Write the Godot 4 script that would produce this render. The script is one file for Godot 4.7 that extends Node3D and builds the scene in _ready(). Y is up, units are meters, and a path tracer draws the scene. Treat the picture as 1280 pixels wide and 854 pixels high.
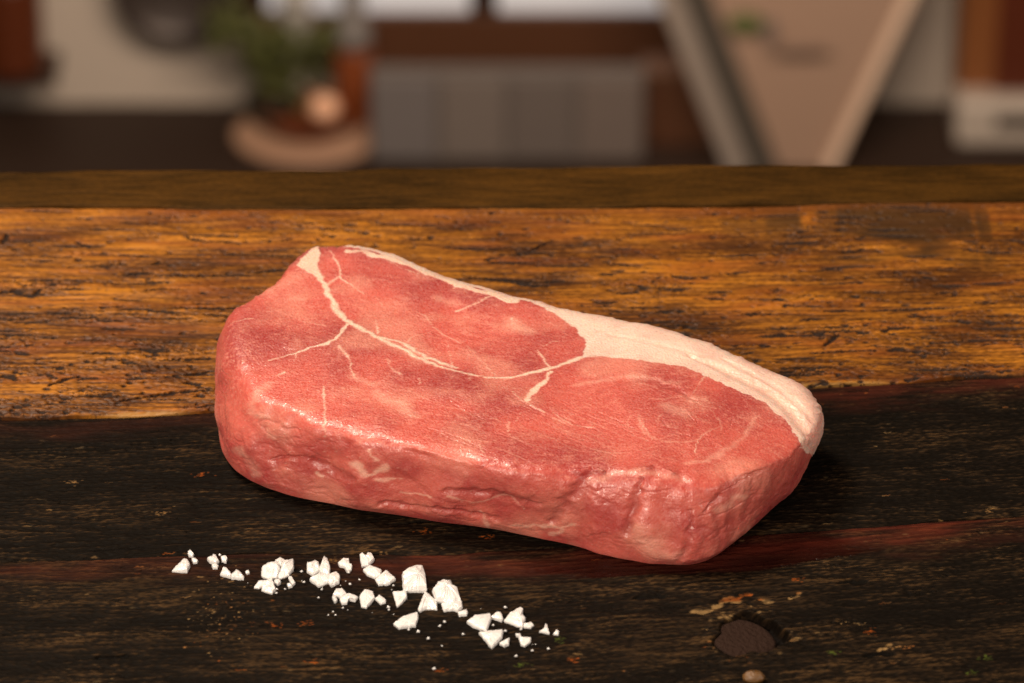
extends Node3D
# A thick raw steak on a rustic plank table with a trail of flaky salt; a blurred kitchen far behind.

const PITCH := 30.0
const FOV := 9.0
const DIST := 1.356
const COUNTER := -2.19          # height of the kitchen counter below the table top
var cam_at := Vector3(0, DIST * sin(deg_to_rad(PITCH)), DIST * cos(deg_to_rad(PITCH)))
var cam_basis := Basis(Vector3.RIGHT, deg_to_rad(-PITCH))
var rng := RandomNumberGenerator.new()
var wall_z := 0.0

# ------------------------------------------------------------------ helpers
func sight(x: float, y: float) -> Vector3:
	var k := tan(deg_to_rad(FOV / 2.0)) / 427.0
	return cam_basis * Vector3((x - 640.0) * k, -(y - 427.0) * k, -1.0)

func hit(x: float, y: float, h: float) -> Vector3:      # where that line of sight meets the level h
	var d := sight(x, y)
	return cam_at + d * ((h - cam_at.y) / d.y)

func hitz(x: float, y: float, z: float) -> Vector3:     # where it meets the upright plane z
	var d := sight(x, y)
	return cam_at + d * ((z - cam_at.z) / d.z)

func base(called: String, label: String, category: String, at := Vector3.ZERO, group := "") -> Node3D:
	var o := Node3D.new()
	o.name = called
	add_child(o, true)
	o.position = at
	o.set_meta("label", label)
	o.set_meta("category", category)
	if group:
		o.set_meta("group", group)
	return o

func put(called: String, mesh: Mesh, m: Material, parent: Node) -> MeshInstance3D:
	var o := MeshInstance3D.new()
	o.name = called
	o.mesh = mesh
	o.material_override = m
	parent.add_child(o, true)
	return o

func mat(c: Color, rough := 0.6, metal := 0.0) -> StandardMaterial3D:     # c is a linear, real-world colour
	var m := StandardMaterial3D.new()
	m.albedo_color = c.linear_to_srgb()
	m.roughness = rough
	m.metallic = metal
	return m

func grained(m: StandardMaterial3D, scale: Vector3, depth: float, sd: int, freq := 0.03) -> StandardMaterial3D:
	var n := FastNoiseLite.new()
	n.seed = sd
	n.frequency = freq
	n.fractal_octaves = 4
	var t := NoiseTexture2D.new()
	t.width = 256
	t.height = 256
	t.seamless = true
	t.noise = n
	m.heightmap_enabled = true
	m.heightmap_texture = t
	m.heightmap_scale = depth
	m.uv1_triplanar = true
	m.uv1_scale = scale
	return m

func arr_mesh(v: PackedVector3Array, n: PackedVector3Array, idx: PackedInt32Array, col = null, uv = null) -> ArrayMesh:
	var a := []
	a.resize(Mesh.ARRAY_MAX)
	a[Mesh.ARRAY_VERTEX] = v
	a[Mesh.ARRAY_NORMAL] = n
	a[Mesh.ARRAY_INDEX] = idx
	if col != null:
		a[Mesh.ARRAY_COLOR] = col
	if uv != null:
		a[Mesh.ARRAY_TEX_UV] = uv
	var m := ArrayMesh.new()
	m.add_surface_from_arrays(Mesh.PRIMITIVE_TRIANGLES, a)
	return m

func rbox(size: Vector3, r: float, taper := Vector2.ONE) -> ArrayMesh:    # a box with rounded edges, its base at y = 0; taper scales the base
	var st := SurfaceTool.new()
	st.begin(Mesh.PRIMITIVE_TRIANGLES)
	st.set_smooth_group(-1)
	var h := size / 2.0
	var inner := h - Vector3(r, r, r)
	var cuts := [-1.0, -0.8, -0.55, 0.55, 0.8, 1.0]
	for ax in 3:
		for sg in [-1.0, 1.0]:
			for i in 5:
				for j in 5:
					var q := []
					for c in [[i, j], [i + 1, j], [i + 1, j + 1], [i, j + 1]]:
						var p := Vector3.ZERO
						p[ax] = h[ax] * sg
						var b: int = (ax + 1) % 3
						var d: int = (ax + 2) % 3
						var cu: float = cuts[c[0]]
						var cv: float = cuts[c[1]]
						p[b] = signf(cu) * (h[b] - r * (1.0 - absf(cu)) / 0.45)
						p[d] = signf(cv) * (h[d] - r * (1.0 - absf(cv)) / 0.45)
						var core := p.clamp(-inner, inner)
						var off := p - core
						var nn := off.normalized()
						p = core + nn * r
						var f: float = (p.y + h.y) / size.y
						p.x *= lerpf(taper.x, 1.0, f)
						p.z *= lerpf(taper.y, 1.0, f)
						q.append([p + Vector3(0, h.y, 0), nn])
					var order := [0, 2, 1, 0, 3, 2] if sg > 0 else [0, 1, 2, 0, 2, 3]
					for o in order:
						st.set_normal(q[o][1])
						st.add_vertex(q[o][0])
	return st.commit()

func lathe(profile: Array, seg := 40) -> ArrayMesh:     # Vector2(radius, height) from the bottom upwards
	var v := PackedVector3Array()
	var n := PackedVector3Array()
	var idx := PackedInt32Array()
	var rows := profile.size()
	for i in rows:
		var t: Vector2 = profile[mini(i + 1, rows - 1)] - profile[maxi(i - 1, 0)]
		for j in seg + 1:
			var a := TAU * j / seg
			var out := Vector3(cos(a), 0, sin(a))
			v.append(out * profile[i].x + Vector3(0, profile[i].y, 0))
			n.append((out * t.y - Vector3(0, t.x, 0)).normalized())
	for i in rows - 1:
		for j in seg:
			var p := i * (seg + 1) + j
			idx.append_array([p, p + 1, p + seg + 1, p + 1, p + seg + 2, p + seg + 1])
	return arr_mesh(v, n, idx)

func noise_bytes(w: int, h: int, stretch: float, freq: float, sd: int, oct := 4, warp := 0.0) -> PackedByteArray:
	var n := FastNoiseLite.new()
	n.seed = sd
	n.frequency = freq
	n.noise_type = FastNoiseLite.TYPE_SIMPLEX_SMOOTH
	n.fractal_octaves = oct
	if warp > 0.0:
		n.domain_warp_enabled = true
		n.domain_warp_amplitude = warp
		n.domain_warp_frequency = freq * 0.7
	var im := n.get_image(maxi(8, int(w / stretch)), h)
	im.convert(Image.FORMAT_L8)
	im.resize(w, h, Image.INTERPOLATE_CUBIC)
	return im.get_data()

func stamp(a: PackedFloat32Array, w: int, h: int, p: Vector2, r: float, val: float, soft := 0.5, stretch := 1.0) -> void:
	var x0 := maxi(0, int(p.x - r * stretch) - 1)
	var x1 := mini(w - 1, int(p.x + r * stretch) + 2)
	for y in range(maxi(0, int(p.y - r) - 1), mini(h - 1, int(p.y + r) + 2) + 1):
		for x in range(x0, x1 + 1):
			var d := Vector2((x - p.x) / stretch, y - p.y).length() / r
			if d < 1.0:
				var f := val * (1.0 - smoothstep(1.0 - soft, 1.0, d))
				var k := y * w + x
				if f > a[k]:
					a[k] = f

func smooth_line(pts: Array, step: float) -> Array:     # Vector3(x, y, radius) points, joined by a smooth curve
	var out := []
	for i in pts.size() - 1:
		var a: Vector3 = pts[maxi(i - 1, 0)]
		var b: Vector3 = pts[i]
		var c: Vector3 = pts[i + 1]
		var d: Vector3 = pts[mini(i + 2, pts.size() - 1)]
		var n := maxi(2, int(Vector2(b.x - c.x, b.y - c.y).length() / step))
		for k in n:
			out.append(b.cubic_interpolate(c, a, d, float(k) / n))
	out.append(pts[-1])
	return out

# ------------------------------------------------------------------ the scene
func _ready() -> void:
	rng.seed = 7
	var cam := Camera3D.new()
	cam.name = "camera"
	add_child(cam)
	cam.transform = Transform3D(cam_basis, cam_at)
	var lens := CameraAttributesPhysical.new()
	lens.frustum_focal_length = 17.5 / tan(deg_to_rad(FOV / 2.0))
	lens.frustum_focus_distance = 1.27
	lens.frustum_near = 0.05
	lens.frustum_far = 60.0
	lens.exposure_aperture = 21.5
	cam.attributes = lens
	cam.fov = FOV
	cam.near = 0.05
	cam.far = 60.0
	cam.current = true
	var env := Environment.new()
	env.background_mode = Environment.BG_COLOR
	env.background_color = Color(0.30, 0.27, 0.25)
	env.background_energy_multiplier = 0.22
	env.tonemap_mode = Environment.TONE_MAPPER_LINEAR
	env.tonemap_exposure = 1.0
	env.sdfgi_enabled = true
	env.ssao_enabled = true
	env.ssil_enabled = true
	var we := WorldEnvironment.new()
	we.name = "environment"
	we.environment = env
	add_child(we)
	soft_box("key_softbox", Vector3(-0.42, 0.95, -0.28), Vector3(0.02, 0, 0.0), Vector2(0.34, 0.34), 1.75, Color(1.0, 0.93, 0.84))
	soft_box("front_softbox", Vector3(-0.62, 0.60, 1.05), Vector3(0, 0, 0.03), Vector2(0.6, 0.6), 2.35, Color(1.0, 0.93, 0.85))
	soft_box("side_softbox", Vector3(0.95, 0.55, 0.6), Vector3(0.05, 0, 0.06), Vector2(0.5, 0.5), 0.85, Color(1.0, 0.93, 0.86))
	soft_box("kitchen_lamp", Vector3(0.1, COUNTER + 1.5, -3.0), Vector3(0, COUNTER + 0.1, -4.4), Vector2(1.4, 0.4), 3.3, Color(1.0, 0.90, 0.80))

	build_kitchen()
	build_table()
	build_steak()
	build_salt()

func soft_box(called: String, at: Vector3, to: Vector3, size: Vector2, energy: float, c: Color) -> void:
	var l := AreaLight3D.new()
	l.name = called
	add_child(l)
	l.look_at_from_position(at, to, Vector3.UP)
	l.area_size = size
	l.area_normalize_energy = true
	l.light_energy = energy
	l.light_color = c
	l.area_range = 12.0
	l.area_attenuation = 2.0
	l.shadow_enabled = true

# ------------------------------------------------------------------ table
const TEX_W := 1760             # texels along a plank: 0.44 m at a quarter of a millimetre
const X0 := -0.22
const TEXEL := 0.00025

func edge_z(line: Array, x: float) -> float:            # the z of a plank edge traced in the picture, extended straight on both sides
	for i in line.size() - 1:
		if x < line[i + 1].x or i == line.size() - 2:
			return lerpf(line[i].z, line[i + 1].z, (x - line[i].x) / (line[i + 1].x - line[i].x))
	return 0.0

func traced(pts: Array) -> Array:
	var out := []
	for p in pts:
		out.append(hit(p.x, p.y, 0.0))
	return out

func build_table() -> void:
	var t := base("wooden_table", "rustic table of worn brown and black planks under the raw steak", "table")
	var back := traced([Vector2(0, 213), Vector2(250, 211), Vector2(440, 210), Vector2(480, 208), Vector2(640, 207), Vector2(860, 205), Vector2(1280, 203)])
	var joint1 := traced([Vector2(0, 258), Vector2(450, 260), Vector2(640, 259), Vector2(900, 257), Vector2(1060, 252), Vector2(1280, 250)])
	var joint2 := traced([Vector2(0, 521), Vector2(150, 517), Vector2(280, 511), Vector2(1000, 481), Vector2(1150, 474), Vector2(1280, 468)])
	var joint3 := traced([Vector2(0, 700), Vector2(300, 691), Vector2(560, 690), Vector2(720, 681), Vector2(930, 667), Vector2(1280, 643)])
	var front := [Vector3(-0.2, 0, 0.25), Vector3(0.2, 0, 0.25)]
	plank(t, back, joint1, 0, "narrow dark brown plank along the back edge of the table")
	plank(t, joint1, joint2, 1, "amber brown plank full of cracks and worm holes")
	plank(t, joint2, joint3, 2, "black stained plank with a worn reddish rear edge")
	plank(t, joint3, front, 3, "black stained front plank with a knot hole")

func plank(t: Node3D, zb: Array, zf: Array, kind: int, label: String) -> void:
	var depth := 0.0
	for i in 5:
		var x := lerpf(-0.16, 0.16, i / 4.0)
		depth = maxf(depth, edge_z(zf, x) - edge_z(zb, x))
	depth += 0.012
	var w := TEX_W
	var h := int(depth / TEXEL)
	var size := w * h
	var cut := PackedFloat32Array()      # traced cracks and holes, 0 to 1
	cut.resize(size)
	var worn := PackedFloat32Array()     # pale splintered wood
	worn.resize(size)
	var to_tex := func(x: float, y: float) -> Vector2:
		var p := hit(x, y, 0.0)
		return Vector2((p.x - X0) / TEXEL, (p.z - edge_z(zb, p.x)) / TEXEL)
	var hole := Vector2.ZERO
	var juice: Vector2 = to_tex.call(890, 694)
	if kind == 1:
		var cracks := [
			[95, 302, 113, 308, 130, 307, 7], [0, 303, 5, 300, 8, 291, 7], [38, 325, 65, 326, 4], [85, 334, 130, 332, 152, 329, 4], [153, 344, 172, 342, 192, 340, 8],
			[0, 352, 60, 350, 140, 353, 4], [0, 366, 20, 364, 25, 368, 9], [25, 368, 40, 369, 50, 362, 9], [0, 397, 42, 396, 5], [175, 364, 225, 361, 4], [195, 345, 300, 343, 3],
			[230, 296, 245, 300, 260, 302, 6], [262, 302, 300, 305, 4], [200, 325, 190, 330, 6], [220, 384, 270, 385, 312, 383, 7], [175, 437, 195, 439, 210, 438, 9], [210, 449, 280, 447, 5],
			[310, 340, 360, 336, 6], [580, 346, 640, 350, 690, 352, 7], [555, 309, 600, 311, 640, 308, 5], [1025, 272, 1080, 271, 5], [1045, 279, 1075, 280, 4], [1052, 313, 1080, 311, 7], [1022, 338, 1052, 338, 6],
			[1080, 364, 1105, 365, 5], [1105, 386, 1200, 384, 5], [1100, 414, 1118, 410, 1140, 408, 7], [1015, 441, 1095, 438, 4], [1220, 378, 1245, 377, 7], [1205, 312, 1240, 315, 1280, 316, 6],
			[1170, 366, 1195, 363, 5], [1048, 418, 1030, 432, 7], [1110, 438, 1130, 436, 9], [60, 482, 100, 470, 5], [0, 470, 20, 474, 9], [150, 500, 220, 490, 260, 488, 6], [640, 352, 685, 356, 8],
			[760, 330, 800, 333, 6], [840, 345, 870, 348, 7], [900, 342, 935, 340, 6], [690, 300, 655, 318, 4], [105, 441, 160, 443, 5], [230, 468, 262, 464, 7], [1135, 395, 1165, 394, 5], [1000, 400, 1030, 398, 6],
			[880, 372, 905, 374, 6], [930, 392, 950, 391, 6], [960, 420, 985, 418, 5], [500, 296, 540, 298, 4], [420, 285, 400, 288, 5], [340, 300, 365, 297, 4], [20, 440, 36, 442, 8], [230, 478, 250, 482, 7],
		]
		for c in cracks:
			var line := []
			var r: float = c[-1] * 0.5
			for i in range(0, c.size() - 1, 2):
				var q: Vector2 = to_tex.call(c[i], c[i + 1])
				line.append(Vector3(q.x, q.y, r * (0.35 if i == 0 or i >= c.size() - 3 else 1.0)))
			if line.size() == 2:
				line.insert(1, Vector3((line[0].x + line[1].x) / 2, (line[0].y + line[1].y) / 2 + rng.randf_range(-4, 4), r))
			for q in smooth_line(line, 1.5):
				stamp(cut, w, h, Vector2(q.x, q.y + rng.randf_range(-1.2, 1.2)), maxf(1.2, q.z * rng.randf_range(0.6, 1.5)), 1.0, 0.6, 1.5)
		for i in 1000:                    # worm holes and short splits, denser near the front edge and on the right
			var fx := rng.randf()
			var fy := rng.randf()
			if rng.randf() > 0.25 + 0.6 * fy:
				continue
			var p := Vector2(fx * w, fy * h)
			if rng.randf() < 0.45:
				stamp(cut, w, h, p, rng.randf_range(1.5, 4.5), rng.randf_range(0.6, 1.0), 0.6, rng.randf_range(1.0, 1.8))
			else:
				var n := rng.randi_range(6, 50)
				var r := rng.randf_range(1.1, 3.0)
				var slope := rng.randf_range(-0.06, 0.06)
				for k in n:
					stamp(cut, w, h, p + Vector2(k * 1.6, k * slope + rng.randf_range(-0.8, 0.8)), r * (0.4 + sin(PI * (k + 0.5) / n)), 0.9, 0.7, 1.6)
	elif kind == 3:
		hole = to_tex.call(937, 793)
		for i in 26:                     # pale torn wood round the knot
			var a := rng.randf_range(0, TAU)
			var q := hole + Vector2(cos(a) * 44, sin(a) * 44) * rng.randf_range(0.97, 1.3)
			stamp(worn, w, h, q, rng.randf_range(1.0, 3.0), rng.randf_range(0.3, 1.0), 0.5, 1.5)
		for c in [[888, 762, 905, 752, 925, 750, 6], [905, 748, 935, 742, 4], [870, 765, 882, 764, 6], [950, 748, 962, 752, 5], [985, 748, 1000, 742, 3], [900, 770, 908, 772, 4], [985, 800, 1000, 798, 4], [1100, 812, 1112, 806, 3], [1112, 810, 1140, 808, 2], [1050, 776, 1080, 778, 2]]:
			var line := []
			for i in range(0, c.size() - 1, 2):
				var q: Vector2 = to_tex.call(c[i], c[i + 1])
				line.append(Vector3(q.x, q.y, c[-1] * 1.0))
			for q in smooth_line(line, 2.0):
				stamp(worn, w, h, Vector2(q.x, q.y) + Vector2(rng.randf_range(-2, 2), rng.randf_range(-3, 3)), q.z * rng.randf_range(0.3, 1.1), rng.randf_range(0.5, 1.0), 0.5, 1.4)
		for i in 140:                    # the torn patch at the left, and stray nicks
			var q: Vector2 = to_tex.call(275 + rng.randfn(0, 22), 765 + rng.randfn(0, 26))
			stamp(worn, w, h, q, rng.randf_range(0.7, 1.9), rng.randf_range(0.3, 1.0), 0.5, rng.randf_range(0.8, 1.8))
		for i in 5:
			var q: Vector2 = to_tex.call([1097, 1066, 812, 140, 360][i], [818, 727, 745, 820, 712][i])
			for k in 12:
				stamp(cut, w, h, q + Vector2(k * 2.5 - 14, rng.randf_range(-2, 2)), rng.randf_range(2, 5), 1.0, 0.6, 1.8)
	if kind >= 2:
		for i in 120:                    # nicks that show tan wood
			var p := Vector2(rng.randf() * w, rng.randf() * h)
			var n := rng.randi_range(1, 7)
			var r := rng.randf_range(0.7, 1.9)
			var v := rng.randf_range(0.2, 0.9)
			for k in n:
				stamp(worn, w, h, p + Vector2(k * 2.0, rng.randf_range(-1.5, 1.5)), r, v, 0.6, 1.7)
		for i in 120:
			var p := Vector2(rng.randf() * w, rng.randf() * h)
			var n := rng.randi_range(4, 36)
			for k in n:
				stamp(cut, w, h, p + Vector2(k * 1.8, rng.randf_range(-0.7, 0.7) - k * 0.06), 1.3, 0.6, 0.7, 1.7)
	var grain := noise_bytes(w, h, 13.0 if kind < 2 else 9.0, 0.13, 11 + kind, 4)
	var fine := noise_bytes(w, h, 3.5, 0.30, 21 + kind, 3)
	var broad := noise_bytes(w, h, 4.0, 0.010, 31 + kind, 3)
	var crk := noise_bytes(w, h, 6.0, 0.036, 41 + kind, 4, 22.0)
	var mask := noise_bytes(w, h, 3.0, 0.017, 51 + kind, 4, 20.0)
	var pits := noise_bytes(w, h, 2.6, 0.085, 61 + kind, 2)
	var hue := noise_bytes(w, h, 5.0, 0.02, 71 + kind, 3)
	var rgb8 := PackedByteArray()
	rgb8.resize(size * 3)
	var hgt := PackedFloat32Array()
	hgt.resize(size)
	var rgh := PackedByteArray()
	rgh.resize(size)
	var widths := PackedFloat32Array()
	for x in w:
		widths.append((edge_z(zf, x * TEXEL + X0) - edge_z(zb, x * TEXEL + X0)) * 1000.0)
	for y in h:
		var fy := float(y) / h
		var mm := y * TEXEL * 1000.0
		for x in w:
			var k := y * w + x
			var g := grain[k] / 255.0
			var f := fine[k] / 255.0
			var b := broad[k] / 255.0
			var m := mask[k] / 255.0
			var c := cut[k]
			var col: Vector3
			var hh := 0.0
			var wetness := 0.0
			var rr := 0.5
			if kind == 1:
				var dens := clampf((m - 0.42) * 3.0 + (fy - 0.4) * 1.2, 0.0, 1.0)
				var line := 1.0 - clampf(absf(crk[k] / 255.0 - 0.5) / 0.012, 0.0, 1.0)
				c = maxf(c, line * clampf(dens * 1.9 - 0.25, 0.0, 1.0))
				var pit := clampf((pits[k] / 255.0 - 0.80 + dens * 0.14) * 9.0, 0.0, 1.0)
				c = maxf(c, pit * 0.85)
				var lum := clampf(0.5 + (b - 0.5) * 1.0 + (g - 0.5) * 1.1 + (f - 0.5) * 0.85 - dens * 0.16, 0.0, 1.0)
				col = Vector3(58, 29, 4).lerp(Vector3(158, 98, 22), lum)
				var red := clampf((hue[k] / 255.0 - 0.5) * 2.2, 0.0, 1.0)
				col = col.lerp(Vector3(120, 58, 18), red * 0.5)
				# the dark stain at the rear right: old varnish run in from the back edge
				var px := x * TEXEL + X0
				var st := smoothstep(0.045, 0.13, px + (b - 0.5) * 0.06) * (1.0 - smoothstep(14.0, 44.0, mm + (m - 0.5) * 40.0))
				st *= clampf(0.45 + (crk[(k % w) + (h / 2) * w] / 255.0 - 0.45) * 5.0, 0.0, 1.0)
				col = col.lerp(Vector3(52, 32, 12), clampf(st * 1.25, 0.0, 1.0) * 0.85)
				col = col.lerp(Vector3(112, 60, 18), (1.0 - smoothstep(0.0, 13.0, mm + (b - 0.5) * 14)) * 0.55)
				var lip := 1.0 - smoothstep(0.5, 1.6, widths[x] - mm + (f - 0.5) * 1.4)
				col = col.lerp(Vector3(150, 112, 62), lip * clampf((b - 0.42) * 5.0, 0.0, 0.8))
				col = col.lerp(Vector3(30, 17, 10), clampf(c * 1.2, 0.0, 1.0) * 0.95)
				hh = (g - 0.5) * 0.10 + (f - 0.5) * 0.08 + (b - 0.5) * 0.9 + (m - 0.5) * 0.5 - c * 0.85 - dens * (0.5 - f) * 0.55 - dens * (0.5 - pits[k] / 255.0) * 0.5
				rr = 0.40 + 0.25 * f + c * 0.30
			elif kind == 0:
				var lum := clampf(0.5 + (b - 0.5) * 0.5 + (g - 0.5) * 0.55 + (f - 0.5) * 0.5, 0.0, 1.0)
				col = Vector3(30, 19, 5).lerp(Vector3(80, 51, 16), lum)
				hh = (g - 0.5) * 0.15 + (b - 0.5) * 0.5
				rr = 0.55
			else:
				var lum := clampf(0.5 + (g - 0.5) * 1.0 + (f - 0.5) * 1.1 + (b - 0.5) * 0.7, 0.0, 1.0)
				col = Vector3(11, 7, 4).lerp(Vector3(62, 44, 25), pow(lum, 2.8) * (0.35 + 0.9 * m))
				var rw := 19.0 if kind == 3 else 15.0
				var wear := (1.0 - smoothstep(rw * 0.2, rw * 1.1, mm + (m - 0.5) * 13.0 + (b - 0.5) * 8.0 + (f - 0.5) * 4.0)) * (0.45 + 0.55 * smoothstep(-0.10, 0.05, x * TEXEL + X0 + (m - 0.5) * 0.08)) * clampf(0.25 + (hue[k] / 255.0 - 0.28) * 2.4, 0.15, 1.0)
				col = col.lerp(Vector3(54, 20, 14).lerp(Vector3(92, 38, 22), g), wear * (0.85 if kind == 3 else 0.7))
				if kind == 3:            # juice that has run out from under the meat
					var je := Vector2((x - juice.x) / 190.0, (y - juice.y + (b - 0.5) * 40.0) / 46.0).length()
					var wet := 1.0 - smoothstep(0.75, 1.0, je + (m - 0.5) * 0.5)
					col = col.lerp(Vector3(36, 9, 7), wet * 0.55)
					wetness = wet
				var wn := worn[k]
				var tone := Vector3(150, 118, 74).lerp(Vector3(150, 74, 24), clampf((hue[k] / 255.0 - 0.5) * 5.0, 0.0, 1.0))
				col = col.lerp(tone, wn * 0.75)
				var sp := clampf((pits[k] / 255.0 - 0.80) * 8.0, 0.0, 1.0) * clampf((m - 0.45) * 4.0, 0.0, 1.0)
				col = col.lerp(Vector3(108, 88, 58), sp * 0.5)
				c = maxf(c, (1.0 - clampf(absf(crk[k] / 255.0 - 0.5) / 0.010, 0.0, 1.0)) * clampf((m - 0.5) * 5.0, 0.0, 1.0) * 0.7)
				col = col.lerp(Vector3(8, 6, 4), c * 0.9)
				hh = (g - 0.5) * 0.45 + (f - 0.5) * 0.28 + (b - 0.5) * 0.8 - c * 0.5 - wn * 0.25 - sp * 0.2
				rr = lerpf(0.55 + 0.3 * f, 0.16, wetness)
				if kind == 3:
					var e := Vector2(x - hole.x, y - hole.y)
					var ang := e.angle()
					var rad := e.length() / (1.0 + 0.12 * sin(ang * 3.0 + 0.5) + 0.06 * sin(ang * 7.0))
					if rad < 75.0:
						hh *= smoothstep(30.0, 48.0, rad)
						hh -= 3.4 * (1.0 - smoothstep(33.0, 42.0, rad)) - 0.7 * (1.0 - smoothstep(40.0, 66.0, rad)) * (f - 0.3)
						col = col.lerp(Vector3(12, 8, 6), 1.0 - smoothstep(32.0, 41.0, rad))
			rgb8[k * 3] = int(clampf(col.x, 0, 255))
			rgb8[k * 3 + 1] = int(clampf(col.y, 0, 255))
			rgb8[k * 3 + 2] = int(clampf(col.z, 0, 255))
			hgt[k] = hh
			rgh[k] = int(clampf(rr, 0.0, 1.0) * 255)
	if kind >= 2:                        # a few specks of orange and moss green that cling to the black wood
		var flecks := [[380, 778, 0], [387, 828, 0], [530, 662, 0], [548, 838, 0], [610, 668, 0], [340, 780, 0], [1085, 788, 0], [1215, 840, 1], [1230, 822, 1], [650, 830, 1], [660, 780, 1], [1040, 815, 1], [715, 825, 0], [995, 725, 0], [1180, 650, 2], [1240, 636, 2], [480, 690, 2], [700, 800, 1], [30, 700, 2], [90, 600, 2], [250, 590, 0], [200, 640, 2], [415, 700, 2]]
		for fl in flecks:
			var q: Vector2 = to_tex.call(fl[0], fl[1])
			if q.y < 3 or q.y > h - 3:
				continue
			for i in 18:
				var px := int(q.x + rng.randfn(0, 4.5))
				var py := int(q.y + rng.randfn(0, 3.0))
				var tone: Color = [Color8(150, 70, 20), Color8(70, 84, 26), Color8(140, 104, 60)][fl[2]]
				for dy in 2:
					for dx in 3:
						var xx := px + dx
						var yy := py + dy
						if xx >= 0 and xx < w and yy >= 0 and yy < h:
							var k := (yy * w + xx) * 3
							rgb8[k] = int(lerpf(rgb8[k], tone.r8, 0.4))
							rgb8[k + 1] = int(lerpf(rgb8[k + 1], tone.g8, 0.4))
							rgb8[k + 2] = int(lerpf(rgb8[k + 2], tone.b8, 0.4))
	# the body: a fine sheet that follows the relief, rolled down at both long edges, and a plain underside
	var cell := 0.0005 if kind != 0 else 0.0008
	var xs := []                         # fine inside the picture, coarser beyond it
	for i in 65:
		xs.append(X0 - 0.13 + i * 0.002)
	for i in int(0.44 / cell) + 1:
		xs.append(X0 + 0.44 * i / int(0.44 / cell))
	for i in 65:
		xs.append(X0 + 0.442 + i * 0.002)
	var nx := xs.size() - 1
	var nz := int((depth - 0.012) / cell)
	var v := PackedVector3Array()
	var uv := PackedVector2Array()
	var lvl: float = [-0.0002, 0.0, -0.0006, -0.0002][kind]
	for j in range(-2, nz + 3):
		for i in nx + 1:
			var x: float = xs[i]
			var ux := pingpong((x - X0) / 0.44, 1.0)
			var z0 := edge_z(zb, x)
			var z1 := edge_z(zf, x)
			var wob := 0.0006 * sin(x * 61.0 + kind) + 0.0004 * sin(x * 190.0 + kind * 2.0)
			var t_ := clampf(float(j) / nz, 0.0, 1.0)
			var z := lerpf(z0 + 0.0003 + wob, z1 - 0.0003 + 0.0006 * sin(x * 61.0 + kind + 1) + 0.0004 * sin(x * 190.0 + kind * 2.0 + 2), t_)
			var d := z - z0
			var tx := clampi(int(ux * w), 0, w - 1)
			var ty := clampi(int(d / TEXEL), 0, h - 1)
			var de := minf(d, z1 - z)
			var roll: float = [0.0004, 0.0011, 0.0008, 0.0006][kind] * pow(1.0 - clampf(de / (0.0022 if kind < 2 else 0.004), 0.0, 1.0), 2.0)
			var yy: float = lvl + hgt[ty * w + tx] * 0.0009 - roll
			if j < 0:
				yy = lvl - 0.001 - 0.018 * (-j) / 2.0
			elif j > nz:
				yy = lvl - 0.001 - 0.018 * (j - nz) / 2.0
			v.append(Vector3(x, yy, z))
			uv.append(Vector2(ux, maxf(d, 0.0) / (h * TEXEL)))
	var n := PackedVector3Array()
	n.resize(v.size())
	var rowlen := nx + 1
	var rows := nz + 5
	var idx := PackedInt32Array()
	for j in rows:
		for i in rowlen:
			var a := v[j * rowlen + mini(i + 1, nx)] - v[j * rowlen + maxi(i - 1, 0)]
			var b := v[mini(j + 1, rows - 1) * rowlen + i] - v[maxi(j - 1, 0) * rowlen + i]
			n[j * rowlen + i] = b.cross(a).normalized()
			if i < nx and j < rows - 1:
				var p := j * rowlen + i
				idx.append_array([p, p + 1, p + rowlen, p + 1, p + rowlen + 1, p + rowlen])
	var m := StandardMaterial3D.new()
	m.albedo_texture = ImageTexture.create_from_image(Image.create_from_data(w, h, false, Image.FORMAT_RGB8, rgb8))
	m.roughness_texture = ImageTexture.create_from_image(Image.create_from_data(w, h, false, Image.FORMAT_L8, rgh))
	m.roughness = 1.0
	m.metallic_specular = 0.32 if kind == 1 else 0.14
	m.heightmap_enabled = true
	m.heightmap_texture = ImageTexture.create_from_image(Image.create_from_data(w, h, false, Image.FORMAT_RF, hgt.to_byte_array()))
	m.heightmap_scale = 0.05 if kind < 2 else 0.08
	var o := put("plank", arr_mesh(v, n, idx, null, uv), m, t)
	o.set_meta("label", label)
	if kind == 3:
		var kv := []
		for i in 9:
			var r := 0.0100 * i / 8.0
			kv.append(Vector2(r, -0.0004 * pow(i / 8.0, 2) - (0.0007 if i == 8 else 0.0)))
		kv.reverse()
		kv.insert(0, Vector2(0.0100, -0.004))
		var km := grained(mat(Color(0.020, 0.0095, 0.0060), 0.8), Vector3(60, 60, 60), 0.05, 5)
		km.metallic_specular = 0.2
		var knot := put("knot", lathe(kv, 36), km, o)
		var kc := hit(930, 794, 0.0)
		knot.position = Vector3(kc.x, -0.0011, kc.z)
		knot.scale = Vector3(0.95, 1, 1.12)
		knot.rotation = Vector3(0.03, 0.3, -0.10)

# ------------------------------------------------------------------ steak
const TOP := 0.0285
const Q := 0.00025
var qmin := Vector2(-0.105, -0.022)
var qw := 860
var qh := 800
var fat := PackedFloat32Array()
var cap := PackedFloat32Array()
var rim := PackedFloat32Array()
var seam := PackedFloat32Array()
var pale := PackedFloat32Array()
var dark := PackedFloat32Array()
var lift := PackedFloat32Array()

func flat(p: Vector3) -> Vector2:       # a plan of the steak in which the sides are folded outwards
	return (Vector2(p.x, p.z + (TOP - p.y) * 1.5) - qmin) / Q

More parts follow.
